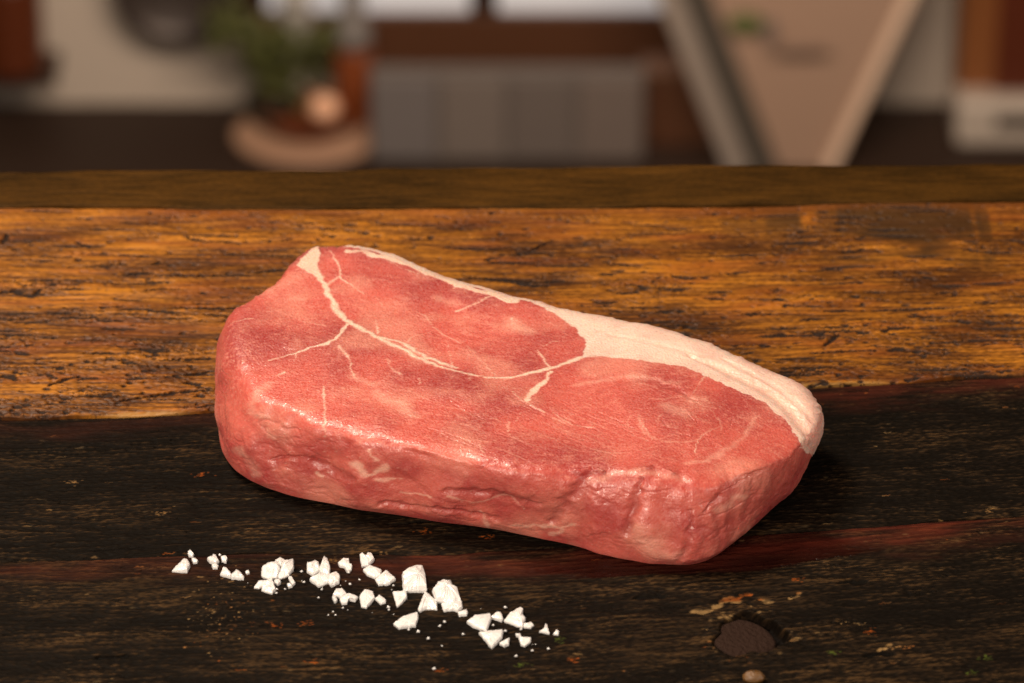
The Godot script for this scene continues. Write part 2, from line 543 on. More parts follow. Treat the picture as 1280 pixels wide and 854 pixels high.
func stroke(a: PackedFloat32Array, pts: Array, val := 1.0, soft := 0.6, h := TOP, jit := 0.25) -> void:     # [x, y, radius, ...] traced on the level h
	var line := []
	for i in range(0, pts.size(), 3):
		var q := flat(hit(pts[i], pts[i + 1], h))
		line.append(Vector3(q.x, q.y, pts[i + 2]))
	var wob := FastNoiseLite.new()
	wob.seed = rng.randi() % 10000
	wob.frequency = 0.040
	wob.fractal_octaves = 2
	var ph := 0.0
	for q in smooth_line(line, 1.0):
		ph += 1.0
		var r: float = q.z * clampf(1.0 + jit * 2.2 * wob.get_noise_2d(ph, 0.0), 0.3, 2.0)
		var off: Vector2 = Vector2(wob.get_noise_2d(ph, 300.0), wob.get_noise_2d(ph, 600.0)) * (q.z * jit * 1.6 + 0.8 * minf(1.0, jit * 5.0))
		var v: float = val * clampf(1.0 + jit * 1.6 * wob.get_noise_2d(ph * 0.6, 900.0), 0.35, 1.15)
		stamp(a, qw, qh, Vector2(q.x, q.y) + off, maxf(0.9, r), v, soft)

func area(a: PackedFloat32Array, pts: Array, n: FastNoiseLite) -> void:
	var poly := PackedVector2Array()
	for i in range(0, pts.size(), 2):
		poly.append(flat(hit(pts[i], pts[i + 1], TOP)))
	for y in qh:
		for x in qw:
			var p := Vector2(x + n.get_noise_2d(x, y) * 4.0, y + n.get_noise_2d(x + 900, y) * 4.0)
			if Geometry2D.is_point_in_polygon(p, poly):
				a[y * qw + x] = 1.0

func sample(a: PackedFloat32Array, q: Vector2) -> float:
	var x := clampf(q.x, 0, qw - 2)
	var y := clampf(q.y, 0, qh - 2)
	var k := int(y) * qw + int(x)
	var fx := x - int(x)
	return lerpf(lerpf(a[k], a[k + 1], fx), lerpf(a[k + qw], a[k + qw + 1], fx), y - int(y))

func ring(c: Array, u: float) -> Vector3:
	var n := c.size()
	var i := int(u)
	return c[i % n].cubic_interpolate(c[(i + 1) % n], c[(i + n - 1) % n], c[(i + 2) % n], u - i)

func build_steak() -> void:
	for a in [fat, cap, rim, pale, dark, lift]:
		a.resize(qw * qh)
	trace_steak()
	# rows: shoulder x, y, height (cm); widest line of the side x, y, height; foot x, y
	var ctl := [
		[288, 428, 2.8, 270, 475, 1.6, 273, 553], [318, 492, 2.75, 288, 540, 1.4, 296, 588], [375, 520, 2.75, 350, 572, 1.3, 350, 616], [450, 542, 2.8, 440, 592, 1.4, 440, 634],
		[540, 566, 2.75, 535, 610, 1.4, 530, 647], [630, 586, 2.7, 628, 628, 1.4, 620, 659], [705, 592, 2.6, 703, 640, 1.3, 705, 678], [772, 592, 2.7, 765, 650, 1.4, 765, 696],
		[830, 600, 2.7, 825, 655, 1.4, 828, 706], [885, 604, 2.6, 890, 655, 1.4, 880, 701], [930, 596, 2.5, 945, 630, 1.3, 928, 664], [970, 579, 2.4, 983, 600, 1.2, 962, 630],
		[1000, 556, 2.2, 1012, 562, 1.3, 986, 595], [1019, 526, 2.2, 1031, 526, 1.3, 1005, 563], [996, 484, 2.35, 1008, 500, 1.3, 987, 545], [940, 456, 2.5, 952, 468, 1.4, 945, 525],
		[880, 430, 2.7, 890, 442, 1.5, 885, 505], [820, 410, 2.8, 826, 424, 1.5, 822, 495], [740, 393, 2.8, 743, 410, 1.5, 740, 478], [650, 373, 2.8, 652, 392, 1.5, 650, 465],
		[560, 348, 2.8, 562, 366, 1.5, 560, 442], [490, 318, 2.8, 490, 338, 1.5, 490, 412], [447, 307, 2.8, 445, 329, 1.5, 447, 401], [413, 309, 2.8, 408, 332, 1.5, 412, 402],
		[391, 311, 2.8, 382, 334, 1.5, 388, 406], [368, 330, 2.8, 357, 352, 1.5, 364, 424], [345, 354, 2.8, 334, 374, 1.5, 340, 448], [316, 376, 2.8, 304, 396, 1.5, 310, 470], [292, 396, 2.8, 276, 418, 1.5, 282, 494],
	]
	var ct := []
	var cm := []
	var cb := []
	for c in ctl:
		ct.append(hit(c[0], c[1], c[2] * 0.01))
		cm.append(hit(c[3], c[4], c[5] * 0.01))
		cb.append(hit(c[6], c[7], 0.0004))
	var s0 := hit(415, 440, TOP)
	var s1 := hit(860, 515, 0.027)
	var along := s1 - s0
	var nu := 1240
	var top_rows := 140
	var side_rows := 150
	var rows := top_rows + side_rows + 6
	var lump := FastNoiseLite.new()
	lump.seed = 3
	lump.frequency = 70.0
	lump.fractal_octaves = 3
	var fib := FastNoiseLite.new()
	fib.seed = 9
	fib.frequency = 420.0
	fib.fractal_octaves = 3
	var crease := FastNoiseLite.new()
	crease.seed = 47
	crease.frequency = 62.0
	crease.fractal_octaves = 3
	var edge_n := FastNoiseLite.new()
	edge_n.seed = 31
	edge_n.frequency = 330.0
	edge_n.fractal_octaves = 2
	var big := FastNoiseLite.new()
	big.seed = 14
	big.frequency = 24.0
	big.fractal_octaves = 2
	var v := PackedVector3Array()
	v.resize(rows * nu)
	var uu := PackedFloat32Array()
	uu.resize(nu)
	for i in nu:
		var u := float(i) / nu * ct.size()
		uu[i] = u
		var T := ring(ct, u)
		var M := ring(cm, u)
		var B := ring(cb, u)
		var s := clampf((T - s0).dot(along) / along.length_squared(), 0.0, 1.0)
		var S := s0 + along * s
		var inner := S.lerp(T, 0.62) + Vector3(0, 0.0004, 0)
		var pre := S.lerp(T, 0.86) + Vector3(0, 0.0002, 0)
		var out := Vector3(T.x - S.x, 0, T.z - S.z).normalized()
		var front := smoothstep(0.0, 1.5, u) * (1.0 - smoothstep(10.5, 13.0, u))
		T += out * (0.0012 + front * 0.0026 * lump.get_noise_2d(u * 0.009, 40.0)) + Vector3(0, front * 0.0022 * lump.get_noise_2d(u * 0.012, 80.0), 0)
		var rear := smoothstep(12.6, 13.6, u) * (1.0 - smoothstep(27.5, 28.8, u))
		T += out * rear * (0.0016 + 0.0011 * lump.get_noise_2d(u * 0.030, 160.0) + 0.0006 * lump.get_noise_2d(u * 0.11, 220.0)) + Vector3(0, rear * 0.0009, 0)
		M += out * (0.0006 - rear * 0.0012 + front * 0.0034 * lump.get_noise_2d(u * 0.011, 120.0))
		B += out * 0.0012 + Vector3(0, -0.0035, 0)
		var under := Vector3(lerpf(B.x, S.x, 0.25), -0.0035, lerpf(B.z, S.z, 0.25))
		var ctrl := [inner, pre, T, M, B, under]
		var last := B
		for j in rows:
			var p: Vector3
			if j <= top_rows:
				var f := pow(float(j) / top_rows, 0.85)
				p = S.lerp((inner + pre * 4.0 + T) / 6.0, f)
			elif j <= top_rows + side_rows:
				var f := 3.0 * (j - top_rows) / side_rows
				var g := mini(int(f), 2)
				var t := f - g
				p = (ctrl[g] * pow(1.0 - t, 3.0) + ctrl[g + 1] * (3.0 * t * t * t - 6.0 * t * t + 4.0) + ctrl[g + 2] * (-3.0 * t * t * t + 3.0 * t * t + 3.0 * t + 1.0) + ctrl[g + 3] * t * t * t) / 6.0
				last = p
				p.y = maxf(p.y, 0.0003)
			else:
				p = last.lerp(Vector3(S.x, 0.0002, S.z), (j - top_rows - side_rows) / 5.0)
				p.y = 0.0003
			v[j * nu + i] = p
	var n := grid_normals(v, rows, nu)
	var col := PackedColorArray()
	col.resize(v.size())
	var fatness := PackedFloat32Array()
	fatness.resize(v.size())
	var rimness := PackedFloat32Array()
	rimness.resize(v.size())
	var seamness := PackedFloat32Array()
	seamness.resize(v.size())
	var capness := PackedFloat32Array()
	capness.resize(v.size())
	for j in rows:
		for i in nu:
			var k := j * nu + i
			var p := v[k]
			var q := flat(p)
			q += Vector2(edge_n.get_noise_3dv(p), edge_n.get_noise_3d(p.z, p.x, p.y)) * 2.0
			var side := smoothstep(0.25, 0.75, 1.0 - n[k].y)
			var u := uu[i]
			var f := sample(fat, q)
			var cp := sample(cap, q)
			if j > top_rows + 30 and n[k].z < 0.25 and u > 12.6 and u < 22.6:     # the outer face of the rim is all fat
				var e := smoothstep(0.0, 0.3, n[k].y * 0.0 + 0.3) * smoothstep(12.6, 13.0, u) * (1.0 - smoothstep(22.2, 22.6, u))
				cp = maxf(cp, e)
			var rm := sample(rim, q) * (1.0 - cp)
			if j > top_rows + 50 and u > 13.0:
				rm = 0.0
			rimness[k] = rm
			seamness[k] = sample(seam, q)
			f = maxf(f, maxf(cp, rm))
			var pl := sample(pale, q)
			var dk := sample(dark, q)
			var lf := sample(lift, q)
			var rd := 1.0 - absf(crease.get_noise_3d(p.x * 0.7, p.y * 1.9, p.z)) * 9.0
			dk = maxf(dk, clampf(rd, 0.0, 1.0) * side * (1.0 - cp) * clampf(0.2 + 2.0 * big.get_noise_3d(p.x, p.y + 5.0, p.z), 0.0, 0.24))
			var nb := big.get_noise_3dv(p)
			var nl := lump.get_noise_3dv(p)
			var nf := fib.get_noise_3d(p.x * 0.6 + p.z * 0.5, p.y, p.z * 1.2 - p.x * 0.5)
			var foot := smoothstep(0.0, 0.004, p.y)
			var disp := nb * (0.0006 + 0.0012 * side) + nl * (0.00020 + 0.00070 * side) * (1.0 - 0.25 * cp) + nf * (0.00005 + 0.00006 * side) + cp * side * 0.00022 * edge_n.get_noise_3dv(p * 0.8)
			disp += (f - cp) * 0.00012 - dk * (0.0010 + 0.0004 * cp) + lf * 0.0014
			v[k] = p + n[k] * disp * foot
			var lean := Color(0.445, 0.082, 0.060).lerp(Color(0.27, 0.034, 0.030), clampf(0.42 + nb * 1.1 + nl * 0.6, 0.0, 1.0))
			var fs := fib.get_noise_3d((p.x * 0.94 + p.z * 0.34) * 0.18, p.y * 1.3, (p.z * 0.94 - p.x * 0.34) * 1.5)
			var hz2 := big.get_noise_3d(p.x * 2.0 - 7.0, p.y * 2.6, p.z * 2.0)
			var flow := clampf(0.3 + 1.6 * big.get_noise_3d(p.x + 3.0, p.y, p.z), 0.0, 1.0)
			var fg := fib.get_noise_3d(p.x * 3.1, p.y * 3.1 + 7.0, p.z * 3.1)
			lean = lean.lerp(Color(0.60, 0.225, 0.170), clampf(nf * 0.45 + fs * 0.40 * flow + fg * 0.55 + nl * 0.3, 0.0, 0.55))
			lean = lean.lerp(Color(0.32, 0.045, 0.038), clampf(-nf * 0.45 - fs * 0.40 * flow - fg * 0.45, 0.0, 0.5))
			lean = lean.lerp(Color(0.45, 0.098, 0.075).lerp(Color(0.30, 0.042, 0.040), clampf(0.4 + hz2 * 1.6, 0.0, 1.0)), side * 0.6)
			var hz := big.get_noise_3d(p.x * 1.4 + 9.0, p.y * 1.4, p.z * 1.4 - 4.0)
			lean = lean.lerp(Color(0.60, 0.235, 0.165), clampf(hz * 0.9 - 0.05 + nl * 0.3, 0.0, 0.40))
			lean = lean.lerp(Color(0.66, 0.36, 0.27), clampf(pl, 0.0, 1.0))
			lean = lean.lerp(Color(0.22, 0.030, 0.028), clampf(dk * 0.45, 0.0, 1.0))
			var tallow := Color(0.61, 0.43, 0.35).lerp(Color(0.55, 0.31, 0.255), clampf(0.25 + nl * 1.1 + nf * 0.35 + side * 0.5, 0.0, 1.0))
			tallow = tallow.lerp(Color(0.66, 0.36, 0.27), clampf(dk * 0.7, 0.0, 1.0))
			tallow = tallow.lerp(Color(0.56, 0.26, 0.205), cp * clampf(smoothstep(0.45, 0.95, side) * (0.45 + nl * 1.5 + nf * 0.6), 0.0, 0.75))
			tallow = tallow.lerp(Color(0.63, 0.40, 0.30), clampf(nf * 0.8 + fg * 0.4, 0.0, 0.5))
			tallow = tallow.lerp(Color(0.66, 0.39, 0.28), (1.0 - cp) * 0.55)
			var edge := smoothstep(0.06, 0.98, f)
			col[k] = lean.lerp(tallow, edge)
			fatness[k] = f
			capness[k] = cp
	n = grid_normals(v, rows, nu)
	var pick := [PackedInt32Array(), PackedInt32Array(), PackedInt32Array(), PackedInt32Array()]
	for j in rows - 1:
		for i in nu:
			var a := j * nu + i
			var b := j * nu + (i + 1) % nu
			var c := a + nu
			var d := b + nu
			var f := (fatness[a] + fatness[b] + fatness[c] + fatness[d]) * 0.25
			var cp := (capness[a] + capness[b] + capness[c] + capness[d]) * 0.25
			var which := 1 if cp > 0.45 else 3 if rimness[a] + rimness[d] > 1.0 else 2 if seamness[a] + seamness[d] > 1.0 else 0
			pick[which].append_array([a, b, c, b, d, c])
	var root := base("raw_steak", "thick raw beef steak with a broad pale fat rim", "steak")
	var lean_m := meat_material(0.62, 0.07, 0.14)
	var fat_m := meat_material(0.60, 0.06, 0.2)
	var names := ["lean_meat", "fat_cap", "fat_seam", "fat_rim"]
	for w in 4:
		var remap := {}
		var vv := PackedVector3Array()
		var nn := PackedVector3Array()
		var cc := PackedColorArray()
		var ii := PackedInt32Array()
		ii.resize(pick[w].size())
		var src: PackedInt32Array = pick[w]
		for t in src.size():
			var k := src[t]
			if not remap.has(k):
				remap[k] = vv.size()
				vv.append(v[k])
				nn.append(n[k])
				cc.append(col[k])
			ii[t] = remap[k]
		put(names[w], arr_mesh(vv, nn, ii, cc), lean_m if w == 0 else fat_m, root)

func meat_material(rough: float, coat: float, sss: float) -> StandardMaterial3D:
	var m := StandardMaterial3D.new()
	m.vertex_color_use_as_albedo = true
	m.roughness = rough
	m.clearcoat_enabled = true
	m.clearcoat = coat
	m.clearcoat_roughness = 0.24
	m.subsurf_scatter_enabled = true
	m.subsurf_scatter_strength = sss
	grained(m, Vector3(26, 26, 26), 0.016, 77, 0.16)
	var n := FastNoiseLite.new()                     # wet and dry grains side by side
	n.seed = 78
	n.frequency = 0.11
	n.fractal_octaves = 3
	var ramp := Gradient.new()
	ramp.offsets = PackedFloat32Array([0.30, 0.46, 0.75])
	ramp.colors = PackedColorArray([Color(0.34, 0.34, 0.34), Color(0.80, 0.80, 0.80), Color(1, 1, 1)])
	var t := NoiseTexture2D.new()
	t.width = 256
	t.height = 256
	t.seamless = true
	t.noise = n
	t.color_ramp = ramp
	m.roughness_texture = t
	return m

func grid_normals(v: PackedVector3Array, rows: int, nu: int) -> PackedVector3Array:
	var n := PackedVector3Array()
	n.resize(v.size())
	for j in rows:
		var j0 := maxi(j - 1, 0) * nu
		var j1 := mini(j + 1, rows - 1) * nu
		for i in nu:
			var a := v[j * nu + (i + 1) % nu] - v[j * nu + (i + nu - 1) % nu]
			var b := v[j1 + i] - v[j0 + i]
			var c := b.cross(a)
			n[j * nu + i] = c.normalized() if c.length_squared() > 1e-20 else Vector3.UP
	for i in nu:
		n[i] = Vector3.UP
	return n

func trace_steak() -> void:
	var n := FastNoiseLite.new()
	n.seed = 5
	n.frequency = 0.035
	# the broad fat cap along the rear right
	area(cap, [560, 343, 600, 359, 650, 372, 690, 389, 716, 406, 730, 424, 732, 437, 725, 447, 748, 445, 804, 450, 850, 457, 875, 464, 916, 485, 959, 502, 981, 522, 1006, 551, 1012, 562, 1050, 560, 1050, 470, 900, 390, 700, 340], n)
	area(fat, [370, 330, 383, 316, 398, 306, 400, 318, 396, 332, 404, 350, 395, 345, 382, 338], n)
	# the seam between the muscles
	stroke(fat, [385, 322, 11.54, 396, 338, 7.99, 406, 358, 6.22, 420, 384, 7.1, 432, 400, 6.22, 445, 408, 5.33, 470, 421, 5.33, 500, 436, 5.33, 530, 450, 4.44, 560, 461, 3.55, 590, 469, 2.66, 620, 473, 2.66, 650, 470, 3.55, 680, 463, 4.44, 705, 455, 4.44, 730, 446, 7.1, 760, 440, 10.66], 1.0, 0.85, TOP, 0.18)
	stroke(fat, [470, 421, 2.66, 500, 428, 2.66, 520, 440, 4.44, 545, 450, 4.44, 570, 460, 2.66], 0.9, 0.75)
	stroke(fat, [434, 405, 3.55, 420, 425, 3.55, 385, 437, 2.66, 335, 450, 1.33], 0.9, 0.75)
	seam = fat.duplicate()
	# the thin rim of fat along the back
	stroke(rim, [435, 314, 5.33, 455, 315, 6.22, 475, 321, 7.1, 500, 327, 5.33, 530, 340, 5.33, 560, 352, 6.22, 590, 362, 7.1, 640, 375, 8.88], 0.95, 0.4)
	stroke(fat, [688, 464, 2.66, 682, 477, 4.44, 668, 488, 5.33, 659, 502, 2.66], 0.9, 0.5)
	# finer strands
	for s in [
		[412, 314, 2.42, 420, 326, 2.42, 425, 338, 2.42, 424, 347, 1.61], [424, 346, 3.22, 412, 352, 4.03, 405, 360, 2.42], [424, 346, 2.42, 438, 356, 1.61, 455, 366, 1.21], [483, 325, 1.21, 500, 334, 1.21, 518, 341, 1.61],
		[521, 343, 3.22, 529, 341, 3.22], [470, 371, 1.21, 486, 391, 0.81], [520, 388, 0.81, 530, 394, 1.21, 541, 407, 1.21], [541, 408, 1.21, 555, 418, 1.46, 578, 428, 1.21], [583, 431, 0.96, 600, 449, 1.29, 620, 471, 1.29],
		[510, 428, 2.42, 516, 421, 2.42, 540, 414, 1.21], [470, 400, 1.61, 473, 416, 2.42], [571, 388, 2.42, 595, 380, 2.42, 617, 369, 2.02], [673, 438, 2.02, 680, 450, 2.42, 689, 461, 2.42], [680, 433, 0.81, 690, 427, 0.81, 698, 427, 1.61],
		[560, 430, 0.96, 563, 448, 1.61, 566, 456, 2.42], [566, 362, 1.61, 573, 358, 2.42], [640, 395, 0.81, 641, 404, 0.81], [640, 490, 0.81, 657, 503, 1.61, 682, 515, 1.21], [690, 514, 1.21, 712, 528, 1.61, 742, 533, 1.61], [882, 468, 2.42, 873, 482, 2.02, 866, 494, 1.21],
		[404, 482, 1.61, 405, 500, 2.42, 405, 522, 2.42, 404, 545, 2.02], [424, 434, 3.22, 434, 446, 3.22, 439, 462, 2.02, 443, 472, 1.21], [345, 470, 1.21, 356, 465, 4.03], [484, 448, 2.02, 490, 462, 1.61, 499, 468, 3.22], [369, 441, 1.61, 368, 452, 0.81],
		[587, 467, 1.21, 588, 477, 1.61], [525, 473, 1.61, 524, 482, 1.21], [635, 527, 2.42, 636, 538, 2.42], [598, 555, 2.02, 604, 566, 2.42], [738, 560, 1.61, 762, 566, 1.61, 800, 562, 1.21, 830, 556, 0.81], [870, 566, 1.21, 872, 552, 1.21, 885, 540, 1.21, 898, 532, 0.81],
		[287, 405, 1.21, 300, 401, 2.02, 317, 398, 1.61], [372, 400, 1.21, 395, 405, 1.61, 408, 408, 1.61], [806, 525, 0.81, 807, 535, 1.61, 817, 549, 1.21], [650, 515, 0.81, 647, 525, 0.81, 640, 535, 0.81], [676, 536, 0.81, 686, 545, 0.81], [590, 480, 0.81, 605, 505, 0.81, 640, 545, 0.81],
	]:
		stroke(fat, s, rng.randf_range(0.5, 0.85), 0.95)
	# pale, half see-through tissue
	for s in [
		[945, 520, 5, 932, 542, 7, 912, 560, 8, 885, 574, 8, 860, 578, 5], [470, 490, 12, 500, 505, 16, 520, 520, 8], [440, 470, 10, 470, 480, 10], [830, 505, 14, 860, 520, 12], [330, 480, 10, 310, 510, 10, 330, 520, 8],
		[800, 520, 3, 803, 535, 3, 825, 549, 3, 865, 551, 3, 890, 535, 3], [720, 480, 6, 790, 470, 8, 850, 480, 6], [550, 375, 12, 575, 380, 10], [640, 400, 14, 660, 415, 12], [740, 600, 10, 800, 590, 10, 860, 600, 10],
	]:
		stroke(pale, s, 0.28, 1.0)
	for s in [[440, 583, 10, 462, 592, 14, 480, 583, 8], [464, 565, 4, 470, 580, 8], [394, 590, 6, 398, 594, 4], [475, 600, 6, 500, 600, 4]]:
		stroke(pale, s, 0.62, 0.9, 0.017, 0.5)
	for s in [[640, 656, 3, 665, 658, 4, 705, 659, 3], [560, 622, 2, 600, 630, 2, 632, 624, 2, 655, 640, 2], [602, 640, 3, 612, 660, 3], [500, 615, 2, 540, 622, 2], [690, 668, 6, 715, 655, 5]]:
		stroke(pale, s, 0.5, 0.9, 0.009, 0.4)
	for s in [[800, 660, 12, 820, 690, 14, 850, 690, 12], [925, 620, 10, 900, 640, 10], [335, 540, 6, 345, 548, 8], [300, 560, 14, 320, 590, 10]]:
		stroke(pale, s, 0.30, 1.0, 0.012, 0.4)
	# creases
	stroke(dark, [862, 443, 4, 890, 453, 9, 915, 464, 12, 957, 486, 14, 987, 508, 14, 1004, 527, 13, 1016, 542, 10], 0.62, 1.0, TOP, 0.0)
	stroke(dark, [905, 446, 4, 940, 464, 7, 975, 486, 8, 1003, 508, 8, 1018, 524, 6], 0.22, 1.0, TOP, 0.1)
	stroke(dark, [760, 418, 5, 820, 430, 8, 880, 444, 6], 0.14, 1.0, TOP, 0.1)
	for s in [[750, 487, 4, 790, 474, 8, 830, 480, 8, 870, 500, 4], [355, 440, 20, 300, 470, 10], [815, 583, 6, 822, 594, 9], [850, 590, 6, 855, 600, 8], [600, 585, 5, 618, 575, 3], [635, 586, 5, 660, 577, 3]]:
		stroke(dark, s, 0.30, 1.0)
	for s in [[740, 590, 5, 722, 610, 12, 700, 640, 14, 690, 655, 8], [800, 600, 4, 790, 630, 8, 786, 665, 9], [862, 640, 5, 862, 670, 7, 853, 700, 6], [560, 615, 10, 620, 622, 12, 670, 632, 10], [440, 600, 8, 380, 575, 10, 340, 572, 5], [880, 640, 5, 900, 620, 9], [475, 625, 6, 560, 636, 6, 620, 648, 6]]:
		stroke(dark, s, 0.75, 1.0, 0.014)
	for s in [[720, 590, 8, 745, 588, 8], [800, 588, 5, 812, 583, 4], [830, 588, 4, 840, 592, 5], [745, 586, 4, 752, 590, 4]]:
		stroke(lift, s, 0.6, 1.0)
	# the curled grain at the thick right end
	for i in 13:
		var k := rng.randf_range(0.35, 2.4)
		var a0 := rng.randf_range(0.0, TAU)
		var arc := []
		for j in 5:
			var a := a0 + j * rng.randf_range(0.16, 0.34)
			arc.append_array([852 + cos(a) * 34.0 * k + rng.randfn(0, 2.5), 527 + sin(a) * 14.0 * k + rng.randfn(0, 1.6), rng.randf_range(0.9, 1.8)])
		stroke(pale if i % 3 else dark, arc, 0.35 if i % 3 else 0.20, 1.0, TOP, 0.1)
	for i in 34:                         # grain of the wide front muscle, sweeping down to the right
		var x0 := rng.randf_range(470, 800)
		var y0 := 478 + rng.randf() * 85.0
		var ln := rng.randf_range(25, 85)
		var bend := rng.randf_range(-5, 5)
		stroke(pale if i % 2 else dark, [x0, y0, 0.9, x0 + ln * 0.5, y0 + ln * 0.22 + bend, 1.8, x0 + ln, y0 + ln * 0.42, 0.9], 0.26 if i % 2 else 0.16, 1.0, TOP, 0.2)
	# marbling and flecks too small to trace
	for i in 420:
		var p := Vector2(rng.randf() * qw, rng.randf() * qh)
		var a := rng.randf_range(0.1, 1.3)
		var r := rng.randf_range(0.9, 1.5)
		var val := rng.randf_range(0.12, 0.45)
		for k in rng.randi_range(5, 34):
			a += rng.randf_range(-0.18, 0.18)
			p += Vector2(cos(a), sin(a)) * 1.1
			stamp(fat, qw, qh, p, r, val, 1.0)
	for i in 3000:
		var p := Vector2(rng.randf() * qw, rng.randf() * qh)
		stamp(fat, qw, qh, p, rng.randf_range(0.9, 1.7), rng.randf_range(0.15, 0.6), 1.0)
	for i in 900:                        # the dry, crystalline left end and front shoulder
		var t := rng.randf()
		var q := flat(hit(lerpf(282, 500, t * t) + rng.randfn(0, 14), lerpf(450, 580, t) + rng.randfn(0, 26), 0.024))
		stamp(fat, qw, qh, q, rng.randf_range(0.9, 1.8), rng.randf_range(0.2, 0.75), 1.0)

# ------------------------------------------------------------------ salt
func build_salt() -> void:
	var m := StandardMaterial3D.new()
	m.albedo_color = Color(0.60, 0.58, 0.565).linear_to_srgb()
	m.roughness = 0.45
	m.clearcoat_enabled = true
	m.clearcoat = 0.6
	m.clearcoat_roughness = 0.08
	grained(m, Vector3(160, 160, 160), 0.012, 91, 0.06)
	var a := Vector2(200, 670)
	var b := Vector2(450, 670)
	# outline in a picture enlarged 4.923 times, height in mm, label
	flake(m, a, [78, 215, 90, 198, 150, 133, 167, 142, 183, 180, 165, 222], 2.2, "pointed wedge of salt at the far left end of the trail")
	flake(m, a, [172, 97, 185, 85, 207, 113, 200, 125, 175, 118], 1.2, "tiny salt grain above the wedge at the left end of the trail")
	flake(m, a, [195, 142, 210, 135, 232, 153, 225, 165, 205, 170], 1.1, "tiny salt grain touching the upper right of the leftmost wedge")
	flake(m, a, [292, 140, 340, 110, 360, 155, 345, 168, 305, 160], 1.8, "small square salt flake heading a group of three grains")
	flake(m, a, [318, 180, 340, 170, 358, 180, 352, 200, 325, 203], 1.2, "round salt grain just below the small square flake")
	flake(m, a, [375, 130, 400, 122, 413, 140, 405, 160, 380, 155], 1.2, "salt grain to the right of the small square flake")
	flake(m, a, [372, 235, 390, 190, 405, 192, 438, 245, 432, 258], 1.8, "upright left half of a small boat shaped salt pair")
	flake(m, a, [438, 246, 470, 208, 487, 215, 515, 250, 512, 265, 440, 262], 1.6, "triangular right half of a small boat shaped salt pair")
	flake(m, a, [525, 222, 545, 212, 550, 228, 535, 237], 0.9, "lone salt speck right of the boat shaped pair")
	flake(m, a, [630, 190, 665, 168, 720, 165, 740, 210, 720, 255, 665, 262, 628, 240], 2.6, "largest rounded salt flake of the left cluster")
	flake(m, a, [710, 150, 740, 133, 765, 150, 750, 205, 715, 185], 2.4, "topmost salt flake of the left cluster")
	flake(m, a, [760, 155, 820, 148, 818, 200, 790, 240, 740, 262, 725, 250, 745, 205], 2.2, "salt flake on the right side of the left cluster")
	flake(m, a, [580, 318, 605, 280, 645, 278, 640, 310, 610, 322], 1.3, "flat pointed salt flake at the lower left of the left cluster")
	flake(m, a, [640, 280, 690, 262, 710, 330, 690, 352, 628, 332], 2.0, "square salt flake at the foot of the left cluster")
	flake(m, a, [703, 270, 730, 264, 742, 285, 725, 303, 705, 292], 1.2, "small salt grain beside the foot of the left cluster")
	flake(m, a, [790, 255, 808, 248, 830, 290, 815, 305, 800, 280], 1.0, "slender salt sliver lower right of the left cluster")
	flake(m, a, [782, 296, 800, 290, 812, 310, 790, 318], 0.9, "salt speck under the slender sliver by the left cluster")
	flake(m, a, [905, 175, 955, 148, 975, 160, 985, 215, 940, 240, 905, 215], 2.2, "left salt flake of the spiky cluster in mid trail")
	flake(m, a, [985, 190, 1010, 125, 1030, 140, 1045, 190, 1040, 240, 990, 240], 2.8, "tall pointed salt flake topping the spiky cluster")
	flake(m, a, [925, 265, 985, 230, 1040, 240, 1035, 285, 975, 308], 2.0, "lower salt flake of the spiky cluster")
	flake(m, a, [1040, 235, 1085, 218, 1105, 245, 1100, 285, 1055, 310, 1035, 280], 2.0, "right salt flake of the spiky cluster")
	flake(m, a, [1098, 165, 1130, 140, 1162, 142, 1165, 175, 1180, 180, 1175, 205, 1150, 218, 1135, 190, 1110, 185], 1.4, "salt flake with a small tail between two mid trail clusters")
	flake(m, a, [1065, 365, 1085, 325, 1120, 320, 1145, 355, 1115, 378], 1.6, "upper salt flake of the broken group below the spiky cluster")
	flake(m, a, [1110, 385, 1150, 355, 1180, 360, 1215, 378, 1200, 398, 1160, 390, 1150, 415, 1120, 420], 1.4, "long forked salt flake below the spiky cluster")
	flake(m, a, [1060, 375, 1080, 372, 1090, 395, 1075, 412], 1.0, "salt grain left of the forked flake")
	flake(m, b, [0, 112, 12, 100, 30, 146, 50, 100, 70, 105, 85, 140, 50, 180, 10, 185], 1.5, "notched w shaped salt flake nearest the steak")
	flake(m, b, [22, 205, 60, 178, 128, 210, 125, 245, 90, 258, 45, 235], 1.6, "oblong striped salt flake below the notched one")
	flake(m, b, [97, 265, 160, 212, 215, 265, 180, 293, 115, 297], 1.8, "tent shaped salt flake right of the oblong one")
	flake(m, b, [265, 225, 310, 190, 340, 178, 385, 178, 400, 240, 408, 335, 270, 335], 4.2, "biggest single block of salt with a flat top")
	flake(m, b, [205, 345, 285, 342, 288, 375, 255, 415, 230, 435], 1.4, "shield shaped salt flake below the biggest block")
	flake(m, b, [0, 370, 30, 332, 78, 345, 90, 380, 40, 438, 10, 432], 1.7, "leaning salt flake left of a small square chip")
	flake(m, b, [95, 385, 120, 363, 157, 395, 155, 410, 125, 420], 1.2, "small square salt chip beside the leaning flake")
	flake(m, b, [360, 450, 400, 335, 470, 400, 470, 450, 410, 445, 370, 463], 2.4, "tall triangular salt flake left of the stepped pyramid")
	flake(m, b, [450, 330, 480, 285, 515, 265, 560, 272, 570, 310, 595, 315, 615, 395, 570, 410, 500, 400, 470, 400], 4.4, "stepped pyramid of salt, the highest in the trail")
	flake(m, b, [505, 415, 570, 405, 625, 400, 628, 440, 600, 470, 575, 455, 520, 465], 1.8, "jagged salt flake at the foot of the stepped pyramid")
	flake(m, b, [605, 470, 655, 450, 663, 470, 655, 488, 610, 490], 1.3, "small oval salt grain right of the jagged foot flake")
	flake(m, b, [212, 540, 260, 500, 350, 468, 355, 500, 340, 550, 240, 565], 1.4, "flat oval salt flake lying alone below the pyramid")
